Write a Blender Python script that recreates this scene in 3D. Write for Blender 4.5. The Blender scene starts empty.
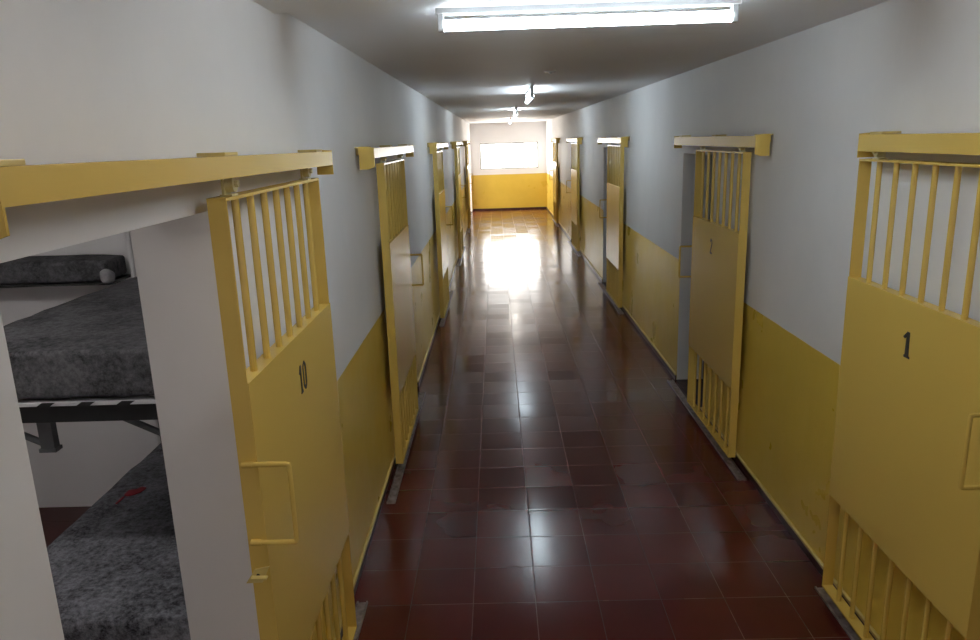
import bpy, bmesh, math, random
from mathutils import Vector, Matrix
random.seed(4)
PI = math.pi
C = bpy.context.scene.collection
scn = bpy.context.scene

# ------------------------------------------------------------ camera
H = 2.2
pitch, yaw, roll = 0.241592, -0.0142457, -0.0316623
cy, sy, cp, sp = math.cos(yaw), math.sin(yaw), math.cos(pitch), math.sin(pitch)
fwd = Vector((sy*cp, cy*cp, -sp)); r0 = Vector((cy, -sy, 0)); u0 = r0.cross(fwd)
rgt = r0*math.cos(roll) + u0*math.sin(roll); up = -r0*math.sin(roll) + u0*math.cos(roll)
cam = bpy.data.cameras.new('camera'); co = bpy.data.objects.new('camera', cam); C.objects.link(co)
m = Matrix.Identity(4)
for i in range(3):
    m[i][0], m[i][1], m[i][2] = rgt[i], up[i], -fwd[i]
m[2][3] = H
co.matrix_world = m
cam.sensor_width = 36; cam.lens = 733.13/980*36; cam.clip_start = .05; cam.clip_end = 200
scn.camera = co

# ------------------------------------------------------------ world, exposure, light levels
w = bpy.data.worlds.new('sky'); scn.world = w; w.use_nodes = True
w.node_tree.nodes['Background'].inputs[0].default_value = (1.0, .985, .95, 1)
w.node_tree.nodes['Background'].inputs[1].default_value = 9.0
vs = scn.view_settings
vs.view_transform = 'Standard'; vs.look = 'None'; vs.gamma = 1; vs.use_curve_mapping = False
vs.exposure = 1.27
scn.cycles.sample_clamp_indirect = 3.0; scn.cycles.blur_glossy = .8
scn.cycles.caustics_reflective = False; scn.cycles.caustics_refractive = False
TUBE = 20.0        # emission of the corridor tubes
END_TUBE = 24.0    # the brighter lamp by the end bay
NEAR_FILL = 12.0   # added unseen lamp overhead, brightens the near walls
CELL_FILL = 24.0  # added unseen lamp that brightens the open cell

ad = bpy.data.lights.new('fill_behind', 'AREA'); ad.shape = 'RECTANGLE'; ad.size = 1.9; ad.size_y = 1.3  # added fill light behind the camera, lifts ceiling and near walls
ad.energy = 7; ad.color = (1.0, .93, .90)
ao = bpy.data.objects.new('fill_behind', ad); C.objects.link(ao); ao.location = (.4, -3.15, 1.3); ao.rotation_euler = (math.radians(100), 0, 0)

sd = bpy.data.lights.new('side_fill', 'AREA'); sd.shape = 'RECTANGLE'; sd.size = 1.5; sd.size_y = 1.9  # added area light for the end bay, in place of unseen side daylight
sd.energy = 66; sd.color = (1.0, .92, .80)
so = bpy.data.objects.new('side_fill', sd); C.objects.link(so); so.location = (-3.2, 22.4, 1.25); so.rotation_euler = (PI/2, 0, -PI/2)

pd = bpy.data.lights.new('window_portal', 'AREA'); pd.shape = 'RECTANGLE'; pd.size = 1.83; pd.size_y = .8; pd.cycles.is_portal = True
po = bpy.data.objects.new('window_portal', pd); C.objects.link(po); po.location = (.4275, 23.69, 1.68); po.rotation_euler = (-PI/2, 0, 0)

# ------------------------------------------------------------ dimensions
XL, XR, ZC = -0.78, 1.603, 2.693
YB, YE = -3.2, 23.6           # back and far end
DADO = 1.11
T = 0.24                      # corridor wall thickness
ZL = 2.035                    # lintel height

# ------------------------------------------------------------ materials
def newmat(name):
    mt = bpy.data.materials.new(name); mt.use_nodes = True
    return mt, mt.node_tree, mt.node_tree.nodes['Principled BSDF']
def N(nt, t, **kw):
    n = nt.nodes.new(t)
    for k, v in kw.items(): setattr(n, k, v)
    return n
def noise(nt, vec, scale, detail=4, rough=.5):
    n = N(nt, 'ShaderNodeTexNoise'); n.inputs['Scale'].default_value = scale
    n.inputs['Detail'].default_value = detail; n.inputs['Roughness'].default_value = rough
    nt.links.new(vec, n.inputs['Vector']); return n
def ramp(nt, fac, a, b, p0=.3, p1=.7):
    r = N(nt, 'ShaderNodeValToRGB'); r.color_ramp.elements[0].position = p0; r.color_ramp.elements[1].position = p1
    r.color_ramp.elements[0].color = (*a, 1); r.color_ramp.elements[1].color = (*b, 1)
    nt.links.new(fac, r.inputs[0]); return r
def math_(nt, op, a, b=None, c=None):
    n = N(nt, 'ShaderNodeMath', operation=op)
    for i, v in enumerate((a, b, c)):
        if v is None: continue
        if isinstance(v, (int, float)): n.inputs[i].default_value = v
        else: nt.links.new(v, n.inputs[i])
    return n.outputs[0]
def mixc(nt, fac, a, b):
    n = N(nt, 'ShaderNodeMix', data_type='RGBA')
    if isinstance(fac, (int, float)): n.inputs[0].default_value = fac
    else: nt.links.new(fac, n.inputs[0])
    for i, v in ((6, a), (7, b)):
        if isinstance(v, tuple): n.inputs[i].default_value = (*v, 1)
        else: nt.links.new(v, n.inputs[i])
    return n.outputs[2]
def bump(nt, bs, h, strength, dist):
    b = N(nt, 'ShaderNodeBump'); b.inputs['Strength'].default_value = strength; b.inputs['Distance'].default_value = dist
    nt.links.new(h, b.inputs['Height']); nt.links.new(b.outputs[0], bs.inputs['Normal']); return b

def simple(name, a, b=None, rough=.5, metal=0, scale=8, bstr=0, bdist=.002, rvar=0, spec=.5):
    mt, nt, bs = newmat(name)
    tc = N(nt, 'ShaderNodeNewGeometry').outputs['Position']
    n = noise(nt, tc, scale)
    r = ramp(nt, n.outputs[0], a, b or a); nt.links.new(r.outputs[0], bs.inputs['Base Color'])
    bs.inputs['Roughness'].default_value = rough; bs.inputs['Metallic'].default_value = metal
    bs.inputs['Specular IOR Level'].default_value = spec
    if rvar:
        n2 = noise(nt, tc, scale*.4)
        v = math_(nt, 'MULTIPLY_ADD', n2.outputs[0], rvar, rough-rvar/2); nt.links.new(v, bs.inputs['Roughness'])
    if bstr: bump(nt, bs, noise(nt, tc, scale*3, 6).outputs[0], bstr, bdist)
    return mt

WHITE_A, WHITE_B = (.78, .77, .77), (.84, .83, .83)
YEL_A, YEL_B = (.69, .485, .07), (.75, .53, .085)
def wall_material():
    """white plaster with yellow gloss paint up to the dado line on the corridor faces only"""
    mt, nt, bs = newmat('painted_wall')
    g = N(nt, 'ShaderNodeNewGeometry'); pos = g.outputs['Position']
    s = N(nt, 'ShaderNodeSeparateXYZ'); nt.links.new(pos, s.inputs[0])
    wob = noise(nt, pos, 3.0, 2)
    z = math_(nt, 'MULTIPLY_ADD', wob.outputs[0], .008, s.outputs[2])
    low = math_(nt, 'LESS_THAN', z, DADO+.004)
    inL = math_(nt, 'GREATER_THAN', s.outputs[0], XL-.002)
    inR = math_(nt, 'LESS_THAN', s.outputs[0], XR+.002)
    fac = math_(nt, 'MULTIPLY', low, math_(nt, 'MULTIPLY', inL, inR))
    n1 = noise(nt, pos, 1.3, 5, .6)
    wr = ramp(nt, n1.outputs[0], WHITE_A, WHITE_B)
    n2 = noise(nt, pos, 2.2, 6, .65)
    yr = ramp(nt, n2.outputs[0], YEL_A, YEL_B)
    # faint grubby smudges near the floor
    col = mixc(nt, fac, wr.outputs[0], yr.outputs[0])
    nt.links.new(col, bs.inputs['Base Color'])
    rv = math_(nt, 'MULTIPLY_ADD', noise(nt, pos, 3.5, 3).outputs[0], .22, .2)
    rw = math_(nt, 'MULTIPLY_ADD', fac, math_(nt, 'SUBTRACT', rv, .62), .62)
    nt.links.new(rw, bs.inputs['Roughness'])
    mp = N(nt, 'ShaderNodeMapping'); mp.inputs['Scale'].default_value = (1, 1, .35); nt.links.new(pos, mp.inputs[0])
    h = math_(nt, 'ADD', noise(nt, mp.outputs[0], 5, 3).outputs[0], math_(nt, 'MULTIPLY', noise(nt, pos, 60, 4).outputs[0], .06))
    bump(nt, bs, h, .35, .012)
    return mt
M = {}
M['wall'] = wall_material()
M['white'] = simple('white_plaster', WHITE_A, WHITE_B, .65, scale=1.6, bstr=.25, bdist=.006)
M['ceiling'] = simple('ceiling_plaster', (.86, .86, .87), (.90, .90, .91), .6, scale=1.2, bstr=.3, bdist=.01)
M['yellow'] = simple('yellow_enamel', (.71, .495, .115), (.71, .495, .115), .25)
M['yellow_edge'] = simple('yellow_paint_ledge', (.62, .48, .14), (.72, .58, .25), .35, scale=9)
M['skirting'] = simple('dark_red_skirting', (.03, .010, .010), (.06, .018, .016), .35, scale=9)
M['black'] = simple('black_paint', (.012, .011, .010), (.03, .026, .02), .5, scale=60)
M['bedmetal'] = simple('black_bed_steel', (.012, .012, .013), (.02, .02, .021), .4, metal=.3)
M['greymetal'] = simple('grey_bed_steel', (.09, .095, .10), (.13, .135, .14), .45, metal=.5)
M['lamp_body'] = simple('white_lamp_body', (.75, .75, .75), (.8, .8, .8), .35)
M['plastic'] = simple('grey_lampholder', (.45, .47, .48), (.5, .5, .5), .4)
M['roller'] = simple('pale_painted_roller', (.62, .52, .22), (.7, .62, .35), .35, scale=30)
M['steel'] = simple('worn_steel', (.10, .06, .055), (.34, .29, .27), .4, metal=.25, scale=22, bstr=.5, bdist=.003, rvar=.2)
M['frame'] = simple('window_frame_paint', (.25, .27, .24), (.32, .33, .3), .4)
M['threshold'] = simple('shaded_threshold_floor', (.035, .02, .018), (.07, .045, .04), .7, scale=12)  # dark tone paints in the shade on the unpolished floor of the openings
M['mattress'] = simple('white_bed_linen', (.6, .6, .62), (.7, .7, .72), .8, scale=14, bstr=.3)
M['cloth'] = simple('pale_grey_cloth', (.25, .25, .26), (.42, .42, .43), .9, scale=30, bstr=.4)
M['red_mark'] = simple('red_stitching', (.25, .01, .02), (.32, .02, .03), .8, scale=40)

def tile_floor(name, a, b, rough, ox, oy, size, glossvar, grout, tilt=.009):
    mt, nt, bs = newmat(name)
    pos = N(nt, 'ShaderNodeNewGeometry').outputs['Position']
    s = N(nt, 'ShaderNodeSeparateXYZ'); nt.links.new(pos, s.inputs[0])
    u = math_(nt, 'DIVIDE', math_(nt, 'SUBTRACT', s.outputs[0], ox), size)
    v = math_(nt, 'DIVIDE', math_(nt, 'SUBTRACT', s.outputs[1], oy), size)
    fu = math_(nt, 'FLOOR', u); fv = math_(nt, 'FLOOR', v)
    idv = N(nt, 'ShaderNodeCombineXYZ'); nt.links.new(fu, idv.inputs[0]); nt.links.new(fv, idv.inputs[1])
    wn = N(nt, 'ShaderNodeTexWhiteNoise', noise_dimensions='3D'); nt.links.new(idv.outputs[0], wn.inputs['Vector'])
    du = math_(nt, 'ABSOLUTE', math_(nt, 'SUBTRACT', math_(nt, 'SUBTRACT', u, fu), .5))
    dv = math_(nt, 'ABSOLUTE', math_(nt, 'SUBTRACT', math_(nt, 'SUBTRACT', v, fv), .5))
    d = math_(nt, 'MAXIMUM', du, dv)
    g = math_(nt, 'GREATER_THAN', d, .5-.0055)
    cr = ramp(nt, noise(nt, pos, 3, 2, .5).outputs[0], a, b, .25, .75)
    tint = math_(nt, 'MULTIPLY_ADD', wn.outputs['Value'], .35, .8)
    c2 = N(nt, 'ShaderNodeVectorMath', operation='SCALE'); nt.links.new(cr.outputs[0], c2.inputs[0]); nt.links.new(tint, c2.inputs['Scale'])
    gm = math_(nt, 'MULTIPLY', g, math_(nt, 'GREATER_THAN', noise(nt, pos, 2.2, 3).outputs[0], .52))
    gcol = mixc(nt, gm, (.035, .012, .011), grout)
    col = mixc(nt, g, c2.outputs[0], gcol)
    nt.links.new(col, bs.inputs['Base Color'])
    rr = math_(nt, 'MULTIPLY_ADD', wn.outputs['Value'], glossvar, rough)
    rr = math_(nt, 'MULTIPLY_ADD', noise(nt, pos, 3, 2).outputs[0], .06, rr)
    bs.inputs['Specular IOR Level'].default_value = .40
    rr = math_(nt, 'MULTIPLY_ADD', g, .3, rr)
    nt.links.new(rr, bs.inputs['Roughness'])
    # every tile lies very slightly out of true
    sc = N(nt, 'ShaderNodeVectorMath', operation='SUBTRACT'); nt.links.new(wn.outputs['Color'], sc.inputs[0]); sc.inputs[1].default_value = (.5, .5, .5)
    sm = N(nt, 'ShaderNodeVectorMath', operation='MULTIPLY'); nt.links.new(sc.outputs[0], sm.inputs[0]); sm.inputs[1].default_value = (tilt, tilt, 0)
    hb = math_(nt, 'MULTIPLY_ADD', math_(nt, 'SMOOTH_MIN', math_(nt, 'SUBTRACT', .5, d), .03, .02), 6, math_(nt, 'MULTIPLY', noise(nt, pos, 4, 1).outputs[0], .12))
    bp = N(nt, 'ShaderNodeBump'); bp.inputs['Strength'].default_value = .22; bp.inputs['Distance'].default_value = .008
    nt.links.new(hb, bp.inputs['Height'])
    ad = N(nt, 'ShaderNodeVectorMath', operation='ADD'); nt.links.new(bp.outputs[0], ad.inputs[0]); nt.links.new(sm.outputs[0], ad.inputs[1])
    nm = N(nt, 'ShaderNodeVectorMath', operation='NORMALIZE'); nt.links.new(ad.outputs[0], nm.inputs[0])
    nt.links.new(nm.outputs[0], bs.inputs['Normal'])
    return mt
M['floor'] = tile_floor('waxed_red_tiles', (.072, .0105, .0088), (.094, .0145, .0120), .105, .135, 3.146, .305, .08, (.13, .055, .045))
M['cellfloor'] = tile_floor('dull_red_tiles', (.05, .012, .010), (.08, .018, .015), .4, .135, 3.146, .305, .1, (.12, .06, .05))

def blanket_mat(name, a, b):
    mt, nt, bs = newmat(name)
    pos = N(nt, 'ShaderNodeNewGeometry').outputs['Position']
    mp = N(nt, 'ShaderNodeMapping'); mp.inputs['Scale'].default_value = (1, 1, 1); nt.links.new(pos, mp.inputs[0])
    n1 = noise(nt, mp.outputs[0], 38, 6, .8); n2 = noise(nt, pos, 5, 3)
    f = math_(nt, 'MULTIPLY_ADD', n2.outputs[0], .35, math_(nt, 'MULTIPLY', n1.outputs[0], .75))
    r = ramp(nt, f, a, b, .35, .72); nt.links.new(r.outputs[0], bs.inputs['Base Color'])
    r.color_ramp.elements[0].position = .42; r.color_ramp.elements[1].position = .66
    bs.inputs['Roughness'].default_value = .95; bs.inputs['Specular IOR Level'].default_value = .15
    bump(nt, bs, f, .7, .012)
    return mt
M['blanket'] = blanket_mat('grey_wool_blanket', (.03, .031, .035), (.30, .305, .34))
M['blanket_dark'] = blanket_mat('charcoal_wool_blanket', (.028, .028, .030), (.14, .14, .15))

def emit(name, col, st):
    mt, nt, bs = newmat(name)
    bs.inputs['Base Color'].default_value = (.8, .8, .8, 1)
    bs.inputs['Emission Color'].default_value = (*col, 1); bs.inputs['Emission Strength'].default_value = st
    return mt
M['tube'] = emit('cool_tube', (.78, .91, 1.0), TUBE)
M['tube_end'] = emit('warm_tube', (1.0, .95, .86), END_TUBE)
M['fill_near'] = emit('near_fill_tube', (1.0, .95, .90), NEAR_FILL)
M['fill_cell'] = emit('cell_fill_tube', (1.0, .96, .93), CELL_FILL)
mt, nt, bs = newmat('window_glass'); nt.nodes.remove(bs); M['glass'] = mt
_tr = N(nt, 'ShaderNodeBsdfTransparent'); _gl = N(nt, 'ShaderNodeBsdfGlossy'); _gl.inputs['Roughness'].default_value = .03
_mx = N(nt, 'ShaderNodeMixShader'); _mx.inputs[0].default_value = .06
nt.links.new(_tr.outputs[0], _mx.inputs[1]); nt.links.new(_gl.outputs[0], _mx.inputs[2]); nt.links.new(_mx.outputs[0], nt.nodes['Material Output'].inputs[0])

# ------------------------------------------------------------ mesh helpers
class MB:
    def __init__(s): s.bm = bmesh.new()
    def box(s, x0, x1, y0, y1, z0, z1, bev=0):
        x0, x1 = sorted((x0, x1)); y0, y1 = sorted((y0, y1)); z0, z1 = sorted((z0, z1))
        b = bmesh.new(); bmesh.ops.create_cube(b, size=1)
        for v in b.verts:
            v.co = Vector(((x0+x1)/2+v.co.x*(x1-x0), (y0+y1)/2+v.co.y*(y1-y0), (z0+z1)/2+v.co.z*(z1-z0)))
        if bev: bmesh.ops.bevel(b, geom=b.edges[:], offset=bev, segments=2, profile=.6, affect='EDGES')
        s._add(b); return s
    def _add(s, b):
        me = bpy.data.meshes.new('t'); b.to_mesh(me); b.free(); s.bm.from_mesh(me); bpy.data.meshes.remove(me)
    def tube(s, pts, r, seg=10):
        pts = [Vector(p) for p in pts]; rings = []
        for i, p in enumerate(pts):
            d = (pts[min(i+1, len(pts)-1)]-pts[max(i-1, 0)]).normalized()
            a = Vector((0, 0, 1)) if abs(d.z) < .9 else Vector((1, 0, 0))
            u = d.cross(a).normalized(); v = d.cross(u)
            rr = r
            if 0 < i < len(pts)-1:
                c = (pts[i]-pts[i-1]).normalized().dot((pts[i+1]-pts[i]).normalized())
                rr = r
            rings.append([s.bm.verts.new(p+(u*math.cos(2*PI*k/seg)+v*math.sin(2*PI*k/seg))*rr) for k in range(seg)])
        for a, b in zip(rings, rings[1:]):
            best = min(range(seg), key=lambda o: sum((a[k].co-b[(k+o) % seg].co).length for k in range(seg)))
            for k in range(seg):
                s.bm.faces.new((a[k], a[(k+1) % seg], b[(k+1+best) % seg], b[(k+best) % seg]))
        s.bm.faces.new(rings[0][::-1]); s.bm.faces.new(rings[-1])
        return s
    def prism(s, poly, o, ax, ay, an, th):
        """polygon (2D) placed with axes ax, ay at o, extruded th along an"""
        o, ax, ay, an = map(Vector, (o, ax, ay, an))
        a = [s.bm.verts.new(o+ax*p[0]+ay*p[1]) for p in poly]
        b = [s.bm.verts.new(o+ax*p[0]+ay*p[1]+an*th) for p in poly]
        n = len(poly)
        s.bm.faces.new(a[::-1]); s.bm.faces.new(b)
        for k in range(n): s.bm.faces.new((a[k], a[(k+1) % n], b[(k+1) % n], b[k]))
        return s
    def build(s, name, mat, parent=None, smooth=False):
        bmesh.ops.recalc_face_normals(s.bm, faces=s.bm.faces[:])
        me = bpy.data.meshes.new(name); s.bm.to_mesh(me); s.bm.free()
        me.materials.append(mat)
        if smooth:
            for p in me.polygons: p.use_smooth = True
            me.set_sharp_from_angle(angle=math.radians(35))
        o = bpy.data.objects.new(name, me); C.objects.link(o)
        if parent: o.parent = parent
        return o
def struct(o):
    o['kind'] = 'structure'; return o
def tag(o, label, cat, group=None, kind=None):
    o['label'] = label; o['category'] = cat
    if group: o['group'] = group
    if kind: o['kind'] = kind
    return o
def empty(name, loc):
    o = bpy.data.objects.new(name, None); o.location = loc; o.empty_display_size = .1; C.objects.link(o); return o

# ------------------------------------------------------------ door layout: (number, side, leaf near, leaf far, rail near, rail far, opening near, opening far, handle at)
DOORS = [
    (10, 'L', 1.888, 2.905, 1.00, 3.07, 1.11, 2.03, 'near'),
    (9,  'L', 4.64, 5.68, 4.15, 6.15, 5.56, 6.42, 'far'),
    (8,  'L', 8.85, 9.88, 8.62, 10.72, 9.80, 10.70, 'far'),
    (7,  'L', 13.55, 14.58, 13.04, 15.45, 14.50, 15.40, 'far'),
    (6,  'L', 18.30, 19.33, 17.90, 19.95, 19.25, 20.1, 'far'),
    (1,  'R', 2.112, 3.138, 1.03, 3.105, 1.11, 2.03, 'near'),
    (2,  'R', 4.605, 5.70, 4.345, 6.30, 5.56, 6.42, 'far'),
    (3,  'R', 9.15, 10.20, 8.98, 11.0, 10.15, 11.15, 'far'),
    (4,  'R', 14.0, 15.05, 13.75, 15.80, 15.0, 15.9, 'far'),
    (5,  'R', 18.80, 19.85, 18.5, 20.3, 19.8, 20.7, 'far'),
]
# ------------------------------------------------------------ structure
f = MB(); f.box(XL, XR, YB, YE, -.1, 0); struct(f.build('floor', M['floor']))
f = MB(); f.box(-4.3, 5.2, YB, YE+.2, ZC, ZC+.12); struct(f.build('ceiling', M['ceiling']))
f = MB(); f.box(XL, XR, 2.40, 2.82, ZC-.030, ZC); struct(f.build('trim_1', M['ceiling']))       # shallow beam across the corridor
for side, X, sg in (('left', XL, -1), ('right', XR, 1)):
    ops = sorted([(d[6], d[7]) for d in DOORS if d[1] == side[0].upper()]+([(21.6, 23.3)] if side == 'left' else []))
    b = MB(); y = YB
    for a, c in ops:
        b.box(X, X+sg*T, y, a, 0, ZC); b.box(X, X+sg*T, a, c, ZL, ZC); y = c
    b.box(X, X+sg*T, y, YE, 0, ZC)
    bmesh.ops.remove_doubles(b.bm, verts=b.bm.verts[:], dist=.0001)
    struct(b.build('wall_'+side, M['wall']))
    # skirting: dark tile with a paint ledge above it
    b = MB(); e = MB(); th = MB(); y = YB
    for a, c in ops+[(YE-.012, None)]:
        b.box(X-sg*.012, X, y, a, 0, .045); e.box(X-sg*.016, X, y, a, .045, .062, .004); y = c
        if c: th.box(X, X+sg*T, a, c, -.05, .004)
    bb = struct(b.build('baseboard_'+side, M['skirting'])); e.build('paint_ledge', M['yellow_edge'], bb)
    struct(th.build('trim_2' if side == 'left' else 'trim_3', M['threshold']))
    # cells behind: cell floor, outer wall and partitions
    xo = X+sg*3.3
    b = MB(); b.box(X+sg*T, xo, YB, YE, -.1, 0)
    struct(b.build('floor_cells_'+side, M['cellfloor']))
    b = MB(); b.box(xo, xo+sg*.15, YB, YE+.2, 0, ZC); struct(b.build('wall_outer_'+side, M['white']))
    for k, yp in enumerate((YB-.15, 0.25, 4.25, 7.9, 12.4, 17.0, 21.2)):
        b = MB(); b.box(X+sg*T if k else X, xo, yp, yp+.12 if k else yp+.15, 0, ZC)
        struct(b.build('wall_partition_%s' % side, M['white']))
b = MB(); b.box(XL-T, XR+T, YB-.15, YB, 0, ZC); struct(b.build('wall_back', M['white']))
# far end wall with the window opening
WX0, WX1, WZ0, WZ1 = -.48, 1.335, 1.285, 2.078
b = MB()
b.box(-4.3, WX0, YE, YE+.2, -.1, ZC); b.box(WX1, 5.2, YE, YE+.2, -.1, ZC)
b.box(WX0, WX1, YE, YE+.2, -.1, WZ0); b.box(WX0, WX1, YE, YE+.2, WZ1, ZC)
struct(b.build('wall_far', M['wall']))
b = MB(); b.box(XL, XR, YE-.014, YE, 0, .055); struct(b.build('baseboard_far', M['skirting']))
# window
b = MB(); F = .035; yw0, yw1 = YE+.03, YE+.07
b.box(WX0, WX0+F, yw0, yw1, WZ0, WZ1); b.box(WX1-F, WX1, yw0, yw1, WZ0, WZ1)
b.box(WX0+F, WX1-F, yw0, yw1, WZ0, WZ0+F); b.box(WX0+F, WX1-F, yw0, yw1, WZ1-F, WZ1)
win = struct(b.build('window_1', M['frame']))
b = MB()
b.box(.855, .885, yw0+.005, yw1-.005, WZ0+F, WZ1-F)
b.box(WX0+F, .855, yw0+.01, yw1-.01, 1.672, 1.690); b.box(.885, WX1-F, yw0+.01, yw1-.01, 1.66, 1.672)
b.build('glazing_bar', M['frame'], win)
b = MB(); b.box(WX0+F-.005, WX1-F+.005, YE+.048, YE+.052, WZ0+F-.005, WZ1-F+.005); b.build('window_pane', M['glass'], win)

# ------------------------------------------------------------ digits painted on the leaves (strokes as 2D polygons, unit height)
def stroke(p, q, w0, w1):
    p, q = Vector(p), Vector(q); d = (q-p).normalized(); n = Vector((-d.y, d.x))
    return [p+n*w0/2, p-n*w0/2, q-n*w1/2, q+n*w1/2]
DIG = {
    '1': [stroke((.22, 1.0), (.22, .04), .13, .17), stroke((.23, .97), (.04, .72), .12, .10), stroke((.10, .03), (.36, .03), .09, .09)],
    '0': [stroke((.12, .15), (.12, .85), .13, .12), stroke((.42, .15), (.42, .85), .12, .14),
          stroke((.12, .84), (.27, .99), .12, .10), stroke((.27, .99), (.42, .84), .10, .12),
          stroke((.12, .16), (.27, .02), .12, .10), stroke((.27, .02), (.42, .16), .10, .13)],
    '2': [stroke((.06, .80), (.22, .98), .12, .12), stroke((.22, .98), (.42, .84), .12, .12), stroke((.42, .84), (.40, .62), .12, .12),
          stroke((.40, .62), (.08, .06), .12, .12), stroke((.06, .05), (.46, .05), .11, .11)],
}

def sliding_door(num, side, y0, y1, hend, label):
    s = 1 if side == 'L' else -1
    X = XL if side == 'L' else XR
    L = y1-y0
    root = empty('barred_sliding_gate', (X, y0, .05))
    tag(root, label, 'sliding gate', 'sliding cell gates along the corridor')
    z = lambda v: v-.05
    BK, FR = .038, .088            # back and front of the flat-bar frame
    fr = MB()
    fr.box(s*BK, s*FR, 0, .006, z(.06), z(2.075)); fr.box(s*BK, s*FR, L-.006, L, z(.06), z(2.075))
    fr.box(s*BK, s*FR, .006, L-.006, z(2.066), z(2.075))
    fr.box(s*BK, s*FR, .006, L-.006, z(.06), z(.068))
    fr.box(s*BK, s*(FR-.001), .006, L-.006, z(1.565), z(1.573)); fr.box(s*BK, s*(FR-.001), .006, L-.006, z(.548), z(.556))
    fr.build('gate_frame', M['yellow'], root)
    pn = MB(); pn.box(s*FR, s*(FR+.004), 0, L, z(.545), z(1.576), .001)
    pn.build('sheet_panel', M['yellow'], root)
    for k in range(1, 8):
        yy = L*k/8
        for a, c in ((1.573, 2.066), (.068, .548)):
            b = MB(); b.tube([(s*.066, yy, z(a)), (s*.066, yy, z(c))], .0105, 10); b.build('bar', M['yellow'], root, True)
    # two hangers with roller bolts under the rail
    for yy in (.085, L-.125):
        b = MB()
        b.box(s*.058, s*.064, yy-.026, yy+.026, z(2.075), z(2.150))
        b.box(s*.052, s*.084, yy-.026, yy+.022, z(2.075), z(2.080))
        b.tube([(s*.064, yy, z(2.106)), (s*.086, yy, z(2.106))], .022, 14)
        b.tube([(s*.086, yy, z(2.106)), (s*.096, yy, z(2.106))], .010, 6)
        b.build('roller_hanger', M['roller'], root, True)
    # loop handle of bent rod standing out from the leaf
    hy = -.0075 if hend == 'near' else L+.0075
    b = MB(); r = .0075
    lo, hi = z(1.100), z(1.341)
    for hz in (hi, lo): b.tube([(s*.050, hy, hz), (s*.080, hy, hz)], .0092, 10)
    b.tube([(s*.052, hy, hi), (s*.174, hy, hi), (s*.180, hy, hi-.002), (s*.182, hy, hi-.008), (s*.182, hy, lo+.008), (s*.180, hy, lo+.002), (s*.174, hy, lo), (s*.052, hy, lo)], r, 10)
    b.build('loop_handle', M['yellow'], root, True)
    # folded lock tab with its padlock hole
    ty = -.001 if hend == 'near' else L+.001
    dr = -1 if hend == 'near' else 1
    b = MB(); ring = 12; cx, cz, rr = .062, z(.985), .007
    outer = [(.020, z(.968)), (.068, z(.970)), (.092, z(1.020)), (.050, z(1.012))]
    # plate facing the viewer: outer outline with a round hole cut, built as a fan of quads
    import itertools
    oc = []
    per = outer+[outer[0]]
    for p, q in zip(per, per[1:]):
        for t in (0, 1/3, 2/3): oc.append((p[0]+(q[0]-p[0])*t, p[1]+(q[1]-p[1])*t))
    ccx = sum(p[0] for p in outer)/4; ccz = sum(p[1] for p in outer)/4; rr = .0062
    for dep in (0,):
        va = [b.bm.verts.new((s*p[0], ty, p[1])) for p in oc]; vb = [b.bm.verts.new((s*p[0], ty+dr*.005, p[1])) for p in oc]
        ha = []; hb = []
        for p in oc:
            an = math.atan2(p[1]-ccz, p[0]-ccx); ha.append(b.bm.verts.new((s*(ccx+rr*math.cos(an)), ty, ccz+rr*math.sin(an)))); hb.append(b.bm.verts.new((s*(ccx+rr*math.cos(an)), ty+dr*.005, ccz+rr*math.sin(an))))
        n = len(oc)
        for k in range(n):
            j = (k+1) % n
            b.bm.faces.new((va[k], va[j], ha[j], ha[k])); b.bm.faces.new((vb[k], vb[j], hb[j], hb[k]))
            b.bm.faces.new((va[k], va[j], vb[j], vb[k])); b.bm.faces.new((ha[k], ha[j], hb[j], hb[k]))
    b.box(s*.040, s*.086, ty+dr*.005, ty+dr*.022, z(.988), z(.993))
    tab = b.build('lock_tab', M['yellow_edge'], root)
    q = MB(); q.tube([(s*ccx, ty+dr*.001, ccz), (s*ccx, ty+dr*.004, ccz)], .0055, 10); q.build('hole_dark', M['black'], tab)  # black disc paints the darkness inside the padlock hole
    # painted number
    txt = {10: '10', 1: '1', 2: '2'}.get(num)
    if txt:
        cyy, zz, h, wx = {10: (2.415, 1.372, .098, .10), 1: (2.634, 1.362, .098, .15), 2: (5.19, 1.362, .105, .11)}[num]
        b = MB(); rd = s  # reading direction: to the right when seen from inside the corridor
        tw = .42 if txt == '10' else 0
        for i, ch in enumerate(txt):
            for k, poly in enumerate(DIG[ch]):
                b.prism([((p[0]-.22+i*.42-tw*.6)*wx, p[1]*h) for p in poly], (s*(FR+.004+.00005*k), cyy-y0, z(zz)), (0, rd, 0), (0, 0, 1), (s, 0, 0), .0012)
        nb = b.build('painted_number', M['black'], root); nb['label'] = 'number %s in black paint' % txt
    return root

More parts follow.
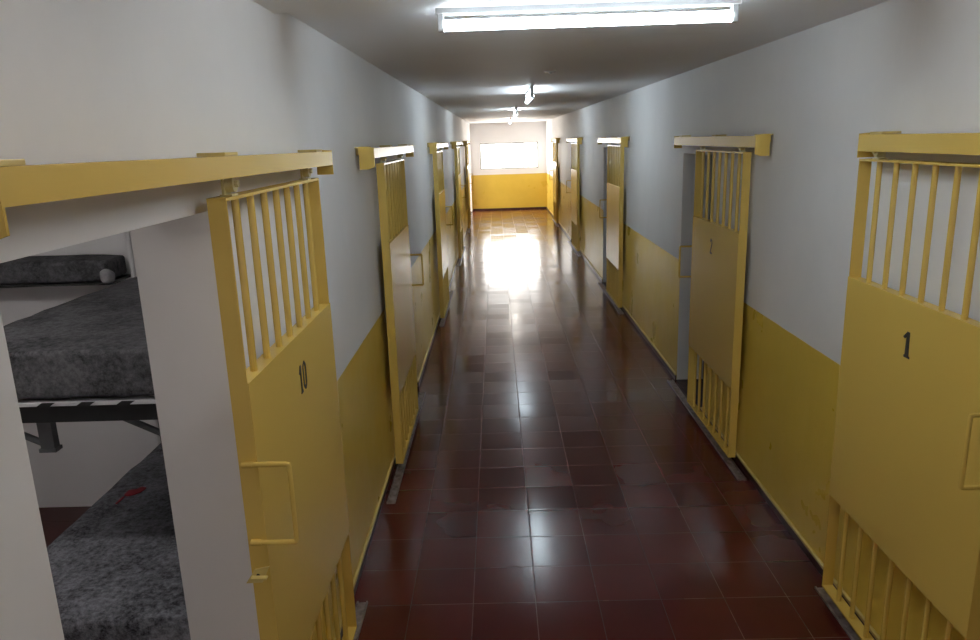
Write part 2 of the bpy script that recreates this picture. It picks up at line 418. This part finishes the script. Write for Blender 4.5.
def rail(num, side, a, c, label):
    s = 1 if side == 'L' else -1
    X = XL if side == 'L' else XR
    root = empty('gate_rail', (X, a, 2.05)); tag(root, label, 'door rail', 'overhead rails of the cell gates')
    z = lambda v: v-2.05; L = c-a
    b = MB()
    b.box(s*.106, s*.111, 0, L, z(2.118 if side == 'L' else 2.106), z(2.172)); b.box(s*.030, s*.106, 0, L, z(2.167), z(2.172))
    b.box(s*.030, s*.035, 0, L, z(2.120), z(2.167))
    b.build('rail_channel', M['yellow'], root)
    for yy in (-.006, L):
        zb = 2.068 if num == 10 and yy < 0 else 2.058
        b = MB(); b.prism([(.045, z(2.080)), (.111, z(2.080)), (.111, z(2.176)), (.045, z(2.18))] if yy > 0 else
                          [(.026, z(zb)), (.075, z(zb)), (.111, z(zb+.012)), (.111, z(2.176)), (.026, z(2.182))], (0, yy, 0), (s, 0, 0), (0, 0, 1), (0, 1, 0), .006)
        b.build('end_bracket', M['yellow'], root)
    for yy in (.07, L*.485, L-.06):
        b = MB(); b.box(0, s*.075, yy-.05, yy+.05, z(2.172), z(2.182), .002); b.box(0, s*.03, yy-.02, yy+.02, z(2.135), z(2.172))
        b.build('fixing_lug', M['yellow_edge'], root)
    if num == 10: root.rotation_euler.x = -.006; root.location.z += .012
    return root

def track(side, a, c, label):
    s = 1 if side == 'L' else -1
    X = XL if side == 'L' else XR
    b = MB(); b.box(s*.036, s*.044, 0, c-a, 0, .012); b.box(s*.082, s*.090, 0, c-a, 0, .012); b.box(s*.044, s*.082, 0, c-a, 0, .004)
    o = b.build('floor_guide_channel', M['steel']); o.location = (X, a, .0005)
    tag(o, label, 'floor track', 'floor guide channels of the gates')

WORD = {
 10: ('yellow barred gate marked 10, slid open beside the bunk cell', 'long yellow overhead rail above gate 10 and the open bunk cell', 'worn metal floor channel under the gate marked 10'),
 9:  ('second yellow gate on the left wall, next beyond gate 10', 'second overhead rail on the left wall, beyond the rail of gate 10', 'floor channel below second gate of the left wall'),
 8:  ('third yellow gate on the left wall, its sheet glaring white', 'third overhead rail counted along the left wall', 'floor channel below third gate of the left wall'),
 7:  ('fourth yellow gate along the left wall, small and far off', 'fourth overhead rail counted along the left wall', 'floor channel below fourth gate of the left wall'),
 6:  ('farthest yellow gate on the left wall, nearest the end window', 'farthest overhead rail on the left wall', 'floor channel below the farthest left gate'),
 1:  ('large yellow barred gate marked 1 at the right edge', 'yellow overhead rail above the gate marked 1', 'worn metal floor channel under the gate marked 1'),
 2:  ('yellow barred gate marked 2 on the right wall, beside a white opening edge', 'yellow overhead rail above the gate marked 2', 'scuffed floor channel under the gate marked 2'),
 3:  ('third yellow gate on the right wall with a pale shiny sheet', 'third overhead rail counted along the right wall, bright front', 'floor channel below third gate of the right wall'),
 4:  ('fourth yellow gate along the right wall, small and distant', 'fourth overhead rail counted along the right wall', 'floor channel below fourth gate of the right wall'),
 5:  ('farthest yellow gate on the right wall, nearest the end window', 'farthest overhead rail on the right wall', 'floor channel below the farthest right gate'),
}
for (num, side, l0, l1, r0_, r1_, o0, o1, he) in DOORS:
    sliding_door(num, side, l0, l1, he, WORD[num][0])
    rail(num, side, r0_, r1_, WORD[num][1])
    track(side, r0_+.03, r1_+.1, WORD[num][2])

# ------------------------------------------------------------ fluorescent lamps
def lamp(x, y, zt, length, axis, mat, label, ang=0):
    root = empty('fluorescent_lamp', (x, y, ZC)); tag(root, label, 'ceiling lamp', 'fluorescent tube lamps under the ceiling')
    h = length/2; dz = zt-ZC
    def bx(b, a0, a1, w0, w1, z0, z1, bev=0):
        if axis == 'x': b.box(a0, a1, w0, w1, z0, z1, bev)
        else: b.box(w0, w1, a0, a1, z0, z1, bev)
    b = MB(); bx(b, -h-.03, h+.03, -.018, .018, -.034 if axis == 'x' else -.03, 0, .004); b.build('batten', M['lamp_body'], root)
    for sg in (-1, 1):
        b = MB(); bx(b, sg*h, sg*(h+.022), -.016, .016, dz-.022, -.028, .003); b.build('lampholder', M['plastic'], root)
    p = [(-h, 0, dz), (h, 0, dz)] if axis == 'x' else [(0, -h, dz), (0, h, dz)]
    b = MB(); b.tube(p, .020, 16); b.build('tube', mat, root, True)
    root.rotation_euler.z = ang
    return root
lamp(.36, 2.95, 2.621, 1.08, 'x', M['tube'], 'long glowing fluorescent tube across the ceiling in front')
lamp(.375, 8.1, 2.60, 1.15, 'y', M['tube'], 'second fluorescent lamp, small bright dash on the ceiling', .0)
lamp(.37, 13.2, 2.60, 1.15, 'y', M['tube'], 'third fluorescent lamp, tiny and far down the ceiling')
lamp(.40, 19.3, 2.60, 1.15, 'y', M['tube_end'], 'farthest fluorescent lamp, close to the end window')
lamp(.36, 1.55, 2.62, 1.1, 'x', M['fill_near'], 'added unseen fluorescent lamp, overhead above the gates marked 1 and 10')
lamp(-2.35, 1.75, 2.62, 1.1, 'x', M['fill_cell'], 'added unseen fluorescent lamp on the ceiling inside the bunk cell')
b = MB(); b.box(-.045, .045, -.02, .02, -.008, 0, .002); b.tube([(0, 0, -.008), (0, 0, -.02)], .01, 10)
o = b.build('ceiling_rose', M['plastic']); o.location = (.436, 5.91, ZC)
tag(o, 'tiny flat cover plate on the ceiling between first and second lamps', 'cover plate')

# ------------------------------------------------------------ bunk cell
def soft_slab(name, mat, parent, x0, x1, y0, y1, z0, z1, rad=.03, amp=.006, nx=22, ny=34, drop=None, seed=0):
    """rounded padded slab with gentle lumps, drop = list of sides on which cloth hangs"""
    bm = bmesh.new(); bmesh.ops.create_cube(bm, size=1)
    for v in bm.verts: v.co = Vector(((x0+x1)/2+v.co.x*(x1-x0), (y0+y1)/2+v.co.y*(y1-y0), (z0+z1)/2+v.co.z*(z1-z0)))
    bmesh.ops.subdivide_edges(bm, edges=bm.edges[:], cuts=15, use_grid_fill=True)
    from mathutils import noise as mn
    cx, cy_, cz = (x0+x1)/2, (y0+y1)/2, (z0+z1)/2
    hx, hy, hz = (x1-x0)/2, (y1-y0)/2, (z1-z0)/2
    for v in bm.verts:
        p = v.co-Vector((cx, cy_, cz))
        q = Vector((max(-hx+rad, min(hx-rad, p.x)), max(-hy+rad, min(hy-rad, p.y)), max(-hz+rad, min(hz-rad, p.z))))
        d = p-q
        if d.length > 1e-6: p = q+d.normalized()*rad
        n = mn.noise((p+Vector((seed, 0, 0)))*6)*amp+mn.noise((p+Vector((seed, 3, 0)))*17)*amp*.4
        if p.z > -hz+.01: p.z += n
        if p.z < hz-.02 and (abs(p.x) > hx-.03 or abs(p.y) > hy-.03):
            k = mn.noise(Vector((p.x*9+seed, p.y*9, p.z*2)))*amp*1.2
            p.x += k*(1 if p.x > 0 else -1)*(abs(p.x) > hx-.03); p.y += k*(1 if p.y > 0 else -1)*(abs(p.y) > hy-.03)
        v.co = p+Vector((cx, cy_, cz))
    mb = MB(); mb.bm.free(); mb.bm = bm
    return mb.build(name, mat, parent, True)

BX0, BX1, BY0, BY1 = -2.06, -1.14, 2.50, 4.20
bed = empty('bunk_bed', (BX0, BY0, 0)); tag(bed, 'black steel bunk bed with upper and lower bunks inside the open cell', 'bunk bed')
def at0(b, name, mat, parent, smooth=False):       # geometry given in world coordinates, moved into the parent's frame
    bmesh.ops.translate(b.bm, verts=b.bm.verts[:], vec=-Vector(parent.location)); return b.build(name, mat, parent, smooth)
LY0 = 2.34                                        # the lower bunk sits a little nearer
for zf, ya in ((1.257, BY0+.06), (.30, LY0+.06)):
    b = MB(); h = .035
    b.box(BX0, BX1, ya, ya+.03, zf-h, zf+h); b.box(BX0, BX1, BY1-.03, BY1, zf-h, zf+h)
    b.box(BX0, BX0+.03, ya+.03, BY1-.03, zf-h, zf+h); b.box(BX1-.03, BX1, ya+.03, BY1-.03, zf-h, zf+h)
    for k in range(1, 9):
        xx = BX0+(BX1-BX0)*k/9; b.box(xx-.012, xx+.012, ya+.03, BY1-.03, zf+.012, zf+.022)
    at0(b, 'bunk_frame', M['bedmetal'], bed)
for x, y in ((BX0-.03, BY1-.05), (BX1, BY1-.05), (BX1+.001, BY0+.07)):
    b = MB(); b.box(x, x+.03, y, y+.04, 0, 1.45); at0(b, 'post', M['bedmetal'], bed)
b = MB(); b.box(-1.775, -1.72, BY0+.10, BY0+.135, 1.092, 1.222, .003); b.box(-1.78, -1.715, BY0+.095, BY0+.14, 1.086, 1.10)
at0(b, 'frame_bracket', M['greymetal'], bed)
for (xa, xb) in ((-1.99, -1.76), (-1.47, -1.16)):
    b = MB(); b.tube([(xa, BY0+.118, 1.225), (xb, BY0+.118, 1.225-.50*(xb-xa))], .013, 8)
    at0(b, 'brace', M['greymetal'], bed, True)
def bedding(z0, z1, y0, y1, x0, x1, mat, lab, cat, name, **k):
    t = soft_slab(name, mat, None, x0, x1, y0, y1, z0, z1, **k)
    tag(t, lab, cat); return t
bedding(1.318, 1.513, BY0+.03, BY1-.06, BX0-.02, BX1-.005, M['blanket_dark'], 'charcoal wool blanket over the upper bunk mattress in the open cell', 'blanket', 'wool_blanket', seed=2, rad=.025)
bedding(.338, .505, LY0+.04, BY1-.06, BX0-.0, BX1-.005, M['blanket'], 'speckled grey wool blanket with a red mark on the lower bunk', 'blanket', 'wool_blanket', seed=7, rad=.03, amp=.010)
lb = bpy.data.objects['wool_blanket.001']
b = MB(); b.prism([(0, 0), (.02, -.012), (.05, .0), (.072, .03), (.078, .075), (.05, .085), (.035, .06), (.0, .05)], (-1.925, 3.375, .5085), (1, 0, 0), (0, 1, 0), (0, 0, 1), .005)
b.prism([(0, 0), (.008, 0), (.012, .07), (.002, .07)], (-1.925, 3.285, .508), (1, 0, 0), (0, 1, 0), (0, 0, 1), .005)
rm = b.build('stitched_mark', M['red_mark'], lb); rm['label'] = 'small red mark'
for z0_, z1_, ya in ((1.2935, 1.309, BY0+.035),):
    mt_ = MB(); mt_.box(BX0+.01, BX1-.01, ya, BY1-.07, z0_, z1_, .003)
    mo = mt_.build('mattress', M['mattress'])
    tag(mo, 'thin white mattress edge showing under the upper charcoal blanket' if z0_ > 1 else 'thin mattress under the red-marked grey blanket of the lower bunk', 'mattress')
    if z0_ > 1:
        for k in range(7):
            q = MB(); xx = BX1-.06-k*.148
            q.prism([(0, z0_-.0005), (.05, z0_-.0005), (.075, z1_+.0), (.025, z1_+.0)], (xx-.075, ya-.003, 0), (1, 0, 0), (0, 0, 1), (0, 1, 0), .003)
            q.build('tie_strap', M['bedmetal'], mo)
# second, wall-side bunk of which only the top shows
b2 = empty('wall_bunk', (-3.9, 3.62, 0)); tag(b2, 'high wall bunk across the far end of the open cell', 'bunk bed')
b = MB(); b.box(-3.95, -2.17, 4.0, 4.248, 1.478, 1.492); at0(b, 'bunk_frame', M['bedmetal'], b2)
bedding(1.494, 1.622, 3.985, 4.24, -3.95, -2.175, M['blanket_dark'], 'dark blanket on the high bunk at the far end of the cell', 'blanket', 'wool_blanket', seed=11, rad=.03)
t = soft_slab('rolled_cloth', M['cloth'], None, -2.195, -2.15, 3.93, 3.982, 1.49, 1.575, rad=.035, amp=.008, seed=5)
tag(t, 'pale rolled cloth at the end of the high bunk', 'rolled cloth')
b = MB(); b.tube([(-2.142, 4.225, 0.0), (-2.142, 4.225, ZC)], .014, 10)
tag(b.build('wall_conduit', M['white'], None, True), 'thin white pipe running up the cell wall', 'pipe')
